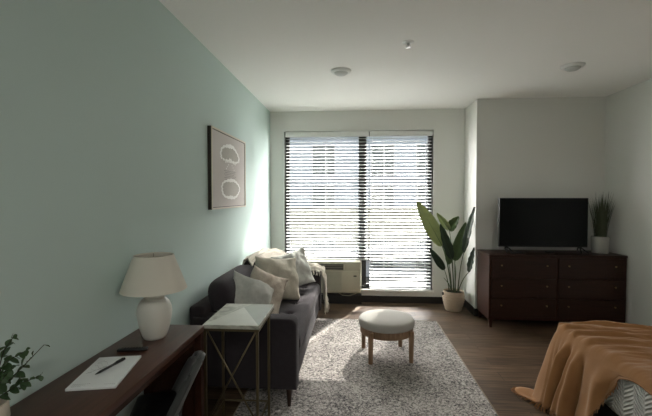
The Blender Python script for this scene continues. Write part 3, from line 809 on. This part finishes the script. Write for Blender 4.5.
def big_leaf(base, mid, tip, width, mat, normal, stem_r=.008, petiole=.42, droop=0., fold=.25, asym=0):
    """base at the soil, mid where the blade starts, tip the end of the blade (world coordinates)"""
    o = Vector((1.30, 5.08, 0)); B, Q, T = (Vector(p)-o for p in (base, mid, tip))
    ctrl = B*.45+Q*.55 + Vector((0, 0, .10)); st_pts = []
    for i in range(11):
        t = i/10; st_pts.append(B*(1-t)**2+ (Vector((B.x*.65+Q.x*.35, B.y*.65+Q.y*.35, B.z*.35+Q.z*.65)))*2*t*(1-t)+Q*t*t)
    lf = build(MB().tube(st_pts, [stem_r*(1-.5*i/10) for i in range(11)], 8), 'stem', M['stem'], fp, smooth=True)
    n = Vector(normal).normalized(); d = (T-Q); L = d.length; dn = d.normalized(); sd = dn.cross(n).normalized(); n = sd.cross(dn).normalized()
    nu, nv = 26, 11; vs, fs = [], []
    for i in range(nu):
        t = i/(nu-1)
        c = Q+d*t + n*(droop*math.sin(PI*t)*L) 
        ww = width/2*(math.sin(PI*min(1, t**.8*.97+.02))**.62)*(1-.25*t)
        for j in range(nv):
            s_ = 2*j/(nv-1)-1
            p = c+sd*ww*s_*(1+asym*s_) + n*(abs(s_)*fold*ww) + n*(.006*math.sin(s_*12+t*26)*abs(s_))
            vs.append(p)
    for i in range(nu-1):
        for j in range(nv-1): a = i*nv+j; fs.append((a, a+1, a+nv+1, a+nv))
    b_ = build(MB().add(vs, fs), 'leaf', mat, fp, smooth=True, thick=.0015)
    build(MB().tube([Q+d*(i/12) + n*(droop*math.sin(PI*i/12)*L-.001) for i in range(12)], [.0045*(1-i/13) for i in range(12)], 6), 'midrib', M['stem'], b_, smooth=True)
N_ = (-.15, -1, .12)
big_leaf((1.27, 5.05, .24), (1.13, 5.0, .86), (.80, 4.98, 1.44), .215, M['leaf_light'], (-.1, -1, .25), .010, droop=.03, fold=.15)
big_leaf((1.31, 5.10, .24), (1.245, 5.1, 1.06), (1.07, 5.06, 1.285), .10, M['leaf_light'], (.45, -.6, -.7), .007, fold=.5)
big_leaf((1.31, 5.10, .24), (1.245, 5.1, 1.05), (1.345, 5.02, 1.24), .15, M['leaf'], (-.5, -.8, .3), .006, fold=.55)
big_leaf((1.29, 5.03, .24), (1.235, 4.93, .70), (1.08, 4.9, 1.15), .14, M['leaf_dark'], (.25, -1, .1), .009, fold=.35, droop=-.02)
big_leaf((1.31, 5.03, .24), (1.275, 4.95, .68), (1.41, 4.94, 1.17), .165, M['leaf'], (-.25, -1, .15), .009, fold=.3)
big_leaf((1.34, 5.03, .24), (1.36, 4.84, .80), (1.472, 4.80, 1.37), .12, M['leaf_dark'], (-.85, -.5, .1), .008, fold=.3)
big_leaf((1.35, 5.05, .24), (1.42, 4.82, .56), (1.474, 4.80, .87), .10, M['leaf_dark'], (-.85, -.5, .1), .007, fold=.3)
big_leaf((1.24, 5.05, .24), (1.16, 5.0, .55), (.97, 4.98, .83), .105, M['leaf_dark'], (-.35, -1, .3), .007, fold=.3)
big_leaf((1.27, 5.05, .24), (1.22, 5.0, .62), (1.17, 4.99, 1.05), .12, M['leaf'], (.2, -1, .1), .008, fold=.35)
for a, b in (((1.28, 5.08, .24), (1.16, 5.02, .44)), ((1.31, 5.06, .24), (1.30, 5.0, .70))):
    o = Vector((1.30, 5.08, 0)); build(MB().tube([Vector(a)-o, (Vector(a)+Vector(b))/2-o+Vector((.01, 0, .02)), Vector(b)-o], [.007, .005, .003], 8), 'stem', M['stem'], fp, smooth=True)

# ------------------------------------------------------------ bed, quilt, blanket
bd = thing('bed', 'low bed with pale mattress at the right wall under the caramel throw', 'bed', (2.2, 2.05, 0))
bx0, bx1, by0, by1 = 1.43, 2.99, 1.10, 2.80
boxo('bed_frame', 1.50-2.2, bx1-2.2, by0+.05-2.05, by1-.06-2.05, .12, .30, M['bed_black'], bd, bevel=.01)
for x in (1.60, 2.90):
    for y in (by0+.15, by1-.15): boxo('leg', x-.03-2.2, x+.03-2.2, y-.03-2.05, y+.03-2.05, 0, .12, M['bed_black'], bd)
boxo('mattress', 1.46-2.2, bx1-2.2, by0+.03-2.05, by1-.03-2.05, .30, .565, M['mattress'], bd, bevel=.04)
def quilt():
    # top plus rounded foot side, arc length uv
    r = .06; z0, z1 = .32, .585; m = MB(); prof = []
    prof.append((bx1, z1)); 
    for k in range(24): prof.append((bx1-(bx1-bx0-r)*(k+1)/24, z1))
    for k in range(1, 9):
        a = k/8*PI/2; prof.append((bx0+r-r*math.sin(a), z1-r+r*math.cos(a)))
    for k in range(1, 9): prof.append((bx0, z1-r-(z1-r-z0)*k/8))
    arc = [0]
    for i in range(1, len(prof)): arc.append(arc[-1]+math.hypot(prof[i][0]-prof[i-1][0], prof[i][1]-prof[i-1][1]))
    ny = 60; vs, uvs, fs = [], [], []
    # cross profile rounds down at far and near sides as well
    ys = []
    for k in range(6): ys.append((by0+r-r*math.cos(k/5*PI/2)*1, k))
    for j in range(ny+1):
        y = by0+(by1-by0)*j/ny
        for i, (x, z) in enumerate(prof):
            e = min(y-by0, by1-y); dz = 0
            if e < r: dz = r-math.sqrt(max(0, r*r-(r-e)**2))
            zz = z-dz*(1 if z > z1-r else 0.3); xx = x+(dz*.5 if x < bx0+.08 else 0)
            wob = .006*noise.noise(Vector((x*4, y*6, z*6)))
            vs.append((xx+wob*(1 if x < bx0+.03 else 0)-2.2, y-2.05, max(zz+wob, .31))); uvs.append((y, arc[i]))
    n = len(prof)
    for j in range(ny):
        for i in range(n-1): a = j*n+i; fs.append((a, a+1, a+n+1, a+n))
    m.add([(v[0]+2.2, v[1]+2.05, v[2]) for v in vs], fs)
    # skirts on the two sides
    me = bpy.data.meshes.new('quilt'); me.from_pydata(m.v, [], m.f); me.materials.append(M['quilt'])
    l = me.uv_layers.new(name='UVMap')
    for lp in me.loops: l.data[lp.index].uv = uvs[lp.vertex_index]
    for p in me.polygons: p.use_smooth = True
    o = bpy.data.objects.new('quilt', me); C.objects.link(o)
    md = o.modifiers.new('t', 'SOLIDIFY'); md.thickness = .012; md.offset = 0
    tag(o, 'white herringbone quilt covering the bed', 'quilt')
    return o
quilt()

def blanket():
    zt = .596
    # border path along the foot edge, round the far corner, along the far side
    cr = .09; X0, Y1 = bx0-.012, by1+.01
    pth = []
    def addp(x, y, nx, ny, hang, flare): pth.append((x, y, nx, ny, hang, flare))
    segs = []
    y = 1.84
    while y < Y1-cr:
        segs.append((X0, y, -1, 0)); y += .008
    for k in range(22):
        a = k/21*PI/2; segs.append((X0+cr-cr*math.cos(a), Y1-cr+cr*math.sin(a), -math.cos(a), math.sin(a)))
    x = X0+cr+.02
    while x < 1.80: segs.append((x, Y1, 0, 1)); x += .012
    s_ = 0; rows = []
    for i, (x, y, nx, ny) in enumerate(segs):
        if i: s_ += math.hypot(x-segs[i-1][0], y-segs[i-1][1])
        if nx == -1:
            K = [(0, .01), (2.02, .005), (2.11, .04), (2.17, .12), (2.22, .25), (2.28, .36), (2.38, .43), (2.6, .45), (2.72, .50), (9, .5)]
            for (ya, ha), (yb, hb) in zip(K, K[1:]):
                if ya <= y <= yb: hang = ha+(hb-ha)*(y-ya)/(yb-ya)
            hang -= .035*math.sin(y*19)**2*(hang > .5)
            t = max(0, min(1, (y-2.3)/.4)); flare = .04+.04*t
        else:
            ang = math.atan2(ny, -nx); hang = .50+.13*math.sin(2*ang)**2; flare = .10+.07*math.sin(2*ang)**2 if nx < 0 else .06
            
        rows.append((x, y, nx, ny, hang, flare, s_))
    NT, ND = 44, 30
    vs, fs = [], []
    tot = rows[-1][6]
    for (x, y, nx, ny, hang, flare, s) in rows:
        # top: inward to the head of the bed
        # target y on the head side
        tt = s/tot
        ty = 1.95+.42*min(1, s/1.05) if s < 1.05 else 2.37+.02*(s-1.05)
        tx = 2.975
        colv = []
        for k in range(NT, 0, -1):
            w_ = (k/NT)**1.6
            px, py = x+(tx-x)*w_, y+(min(ty, 2.775)-y)*w_
            e = min(1, w_*6)
            dist = math.hypot(px-X0, 0)
            fold = 0
            for kk, (fr_q, am) in enumerate(((9, .030), (19, .018), (38, .010))):
                wq = noise.noise(Vector((px*fr_q*.22+kk*5, (py+.22*px)*fr_q, kk+2.))); fold += am*(.62-2.2*abs(wq))
            fold = max(fold, -.004)
            edge = max(0, 1-w_*5)
            px2 = px-nx*0; rr = .0
            # rounded edge of the mattress
            d_e = min(px-X0, Y1-py)
            dz = 0
            if d_e < .05: dz = .05-math.sqrt(max(0, .05**2-(.05-max(d_e, 0))**2))
            ph = s*36 + 2.2*math.sin(s*7.3+.6) + 1.1*noise.noise(Vector((s*6, 0, 7)))
            F = .75*math.sin(ph)+.45*math.sin(ph*1.9+2)
            colv.append((px, py, zt+.012+fold*.6*(.2+.8*min(1, w_*9))+.013*F*(1-.5*w_)*min(1, w_*40+.3)*min(1, hang/.3+.1)-dz))
        for k in range(ND+1):
            t = k/ND
            L = hang*t
            zz = zt-.03-.015*min(1, hang/.1)-L
            amp = (.022+.030*t)*(.75+1.1*noise.noise(Vector((s*5, 1, 9))))*min(1, L/.10)*min(1, hang/.35)
            ph = s*36 + 2.2*math.sin(s*7.3+.6) - 1.2*t + 1.1*noise.noise(Vector((s*6, t*2.2, 7)))
            f_ = .75*math.sin(ph)+.45*math.sin(ph*1.9+1.3*t+2)
            d = .006+flare*(t**.8)*min(1, hang/.3) + amp*(.75+f_) + .010*noise.noise(Vector((s*12, t*3, 5)))*t
            tang = (-ny, nx); sw = .012*math.cos(ph)*t
            ex = x+nx*d+tang[0]*sw; ey = y+ny*d+tang[1]*sw
            if zz < .012:      # spread on the floor
                ov = .012-zz; ex += nx*ov*1.2; ey += ny*ov*1.2; zz = .012+.010*abs(math.sin(ph*1.7))
            colv.append((ex, ey, zz))
        vs += colv
    n = NT+ND+1
    for i in range(len(rows)-1):
        for k in range(n-1): a = i*n+k; fs.append((a, a+1, a+n+1, a+n))
    o = thing('bed_throw', 'caramel brown fringed throw spilling off the bed corner to the floor', 'blanket')
    build(MB().add(vs, fs), 'cloth', M['rust'], o, smooth=True, thick=.006)
    s2 = MB(); random.seed(3)
    for i in range(3, len(rows)-1):
        if rows[i][1] < 2.12 and rows[i][3] == 0: continue
        for q in range(3):
            a = random.random(); p = Vector(vs[i*n+n-1])*(1-a)+Vector(vs[(i+1)*n+n-1])*a
            nx, ny = rows[i][2], rows[i][3]
            if p.z > .05: e_ = p+Vector((nx*random.uniform(0, .014), ny*.01+random.uniform(-.008, .008), -random.uniform(.022, .035)))
            else: e_ = p+Vector((nx*random.uniform(.02, .035)+random.uniform(-.008, .008), ny*random.uniform(.02, .03)+random.uniform(-.01, .01), 0)); e_.z = .006
            s2.tube([p, (p+e_)/2+Vector((0, 0, .003)), e_], [.0028, .0018, .0024], 4)
    f = build(s2, 'fringe', M['rust'], o, smooth=True); f['kind'] = 'stuff'
blanket()

# ------------------------------------------------------------ outside
gz = -4.0
o = struct(MB().box(-40, 40, YB+WT+.3, 60, gz-.2, gz), 'ground', M['asphalt'])
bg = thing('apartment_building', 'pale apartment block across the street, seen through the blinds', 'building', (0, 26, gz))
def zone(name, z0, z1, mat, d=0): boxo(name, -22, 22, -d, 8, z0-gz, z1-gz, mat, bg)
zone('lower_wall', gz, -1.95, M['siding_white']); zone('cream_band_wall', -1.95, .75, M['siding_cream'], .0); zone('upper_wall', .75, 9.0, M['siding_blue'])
for z in (.75, 3.0-.28, 5.6): boxo('floor_band', -22, 22, -.08, 0, z-gz-.06, z-gz+.06, M['ext_frame'], bg)
boxo('cornice', -22.1, 22.1, -.25, 8, 9.0-gz, 9.35-gz, M['ext_frame'], bg)
for row, (z0, z1) in enumerate(((.85, 2.2), (2.9, 5.0), (5.9, 7.9), (-3.4, -1.5), (-1.2, .2))):
    if row == 4: continue
    for xc in (-10.2, -6.2, -2.13, 1.87, 4.6, 8.6, 12.4):
        ww = .74 if xc != 4.6 else .45
        f = MB(); x0, x1 = xc-ww, xc+ww; a, b = z0-gz, z1-gz
        f.box(x0-.06, x0, -.07, .02, a-.06, b+.06).box(x1, x1+.06, -.07, .02, a-.06, b+.06).box(x0, x1, -.07, .02, a-.06, a).box(x0, x1, -.07, .02, b, b+.06).box(xc+.1, xc+.17, -.06, .02, a, b)
        fr = build(f, 'window', M['ext_frame'], bg)
        boxo('pane', x0, x1, -.02, .01, a, b, M['ext_glass'], fr)
s = MB()
for k in range(60): s.box(-4.4+k*.15, -4.37+k*.15, -1.2, -1.17, -2.0-gz, -1.0-gz)
s.box(-4.45, 4.65, -1.22, -1.15, -1.0-gz, -.92-gz); s.box(-4.45, 4.65, -1.2, -.0, -2.12-gz, -2.0-gz)
build(s, 'balcony', M['ext_frame'], bg)

# ------------------------------------------------------------ light
SKY, SUN, FILL = 10.0, 7.5, 5.5
wd = bpy.data.worlds.new('sky'); SC.world = wd; wd.use_nodes = True; nt = wd.node_tree; bgn = nt.nodes['Background']
tc = nt.nodes.new('ShaderNodeTexCoord'); sp_ = nt.nodes.new('ShaderNodeSeparateXYZ'); nt.links.new(tc.outputs['Generated'], sp_.inputs[0])
# bright hazy sky on the sun's side (+y), dimmer behind the room
r = ramp(nt, [(0, (.016, .018, .02)), (.50, (.022, .025, .028)), (.66, (.97, .95, .925)), (1, (1, .965, .925))])
ma = nt.nodes.new('ShaderNodeMath'); ma.operation = 'MULTIPLY_ADD'; ma.inputs[1].default_value = .5; ma.inputs[2].default_value = .5
nt.links.new(sp_.outputs[1], ma.inputs[0]); nt.links.new(ma.outputs[0], r.inputs['Fac']); nt.links.new(r.outputs['Color'], bgn.inputs['Color'])
bgn.inputs['Strength'].default_value = SKY
sd = Vector((-.42, -1, -.95)).normalized()
sl = bpy.data.lights.new('sun', 'SUN'); sl.energy = SUN; sl.angle = D(.9); sl.color = (1, .95, .87)
so_ = bpy.data.objects.new('sun', sl); C.objects.link(so_); so_.rotation_euler = sd.to_track_quat('-Z', 'Y').to_euler()
pl = bpy.data.lights.new('window_portal', 'AREA'); pl.shape = 'RECTANGLE'; pl.size = wx1-wx0; pl.size_y = wz1-.2; pl.cycles.is_portal = True
po = bpy.data.objects.new('window_portal', pl); C.objects.link(po); po.location = ((wx0+wx1)/2, YB+.19, (wz1+.2)/2); po.rotation_euler = (-PI/2, 0, 0)

# unseen fill lamps added behind the camera to lift the dark near side
for x, y in ((-.1, -1.1), (1.9, -1.1), (.9, -2.4)):
    kl = thing('added_fill_lamp', 'round fill lamp added on the ceiling behind the camera, out of view', 'ceiling light', (x, y, H), 0, 'added fill lamps behind the camera')
    build(MB().lathe([(.001, 0), (.14, 0), (.14, -.03), (.125, -.035), (.125, -.01)], 40), 'fill_lamp_ring', M['light_ring'], kl, smooth=40)
    ld = bpy.data.lights.new('fill_glow', 'AREA'); ld.shape = 'DISK'; ld.size = .24; ld.energy = FILL; ld.color = (1, .97, .92)
    lo = bpy.data.objects.new('fill_glow', ld); C.objects.link(lo); lo.parent = kl; lo.location = (0, 0, -.03)

# ------------------------------------------------------------ camera and view
cam = bpy.data.cameras.new('camera'); cam.sensor_width = 36; cam.lens = 380/652*36; cam.clip_start = .05; cam.clip_end = 200
co = bpy.data.objects.new('camera', cam); C.objects.link(co); co.location = (0, 0, 1.5)
co.rotation_euler = (PI/2-D(1.7485), 0, D(4.3171)); SC.camera = co
SC.view_settings.view_transform = 'Standard'; SC.view_settings.look = 'None'; SC.view_settings.gamma = 1
SC.view_settings.use_curve_mapping = False; SC.view_settings.exposure = 1.76
cy = SC.cycles
cy.use_denoising = True; cy.max_bounces = 12; cy.diffuse_bounces = 8; cy.glossy_bounces = 4; cy.transparent_max_bounces = 12
cy.sample_clamp_indirect = 8; cy.caustics_reflective = False; cy.caustics_refractive = False
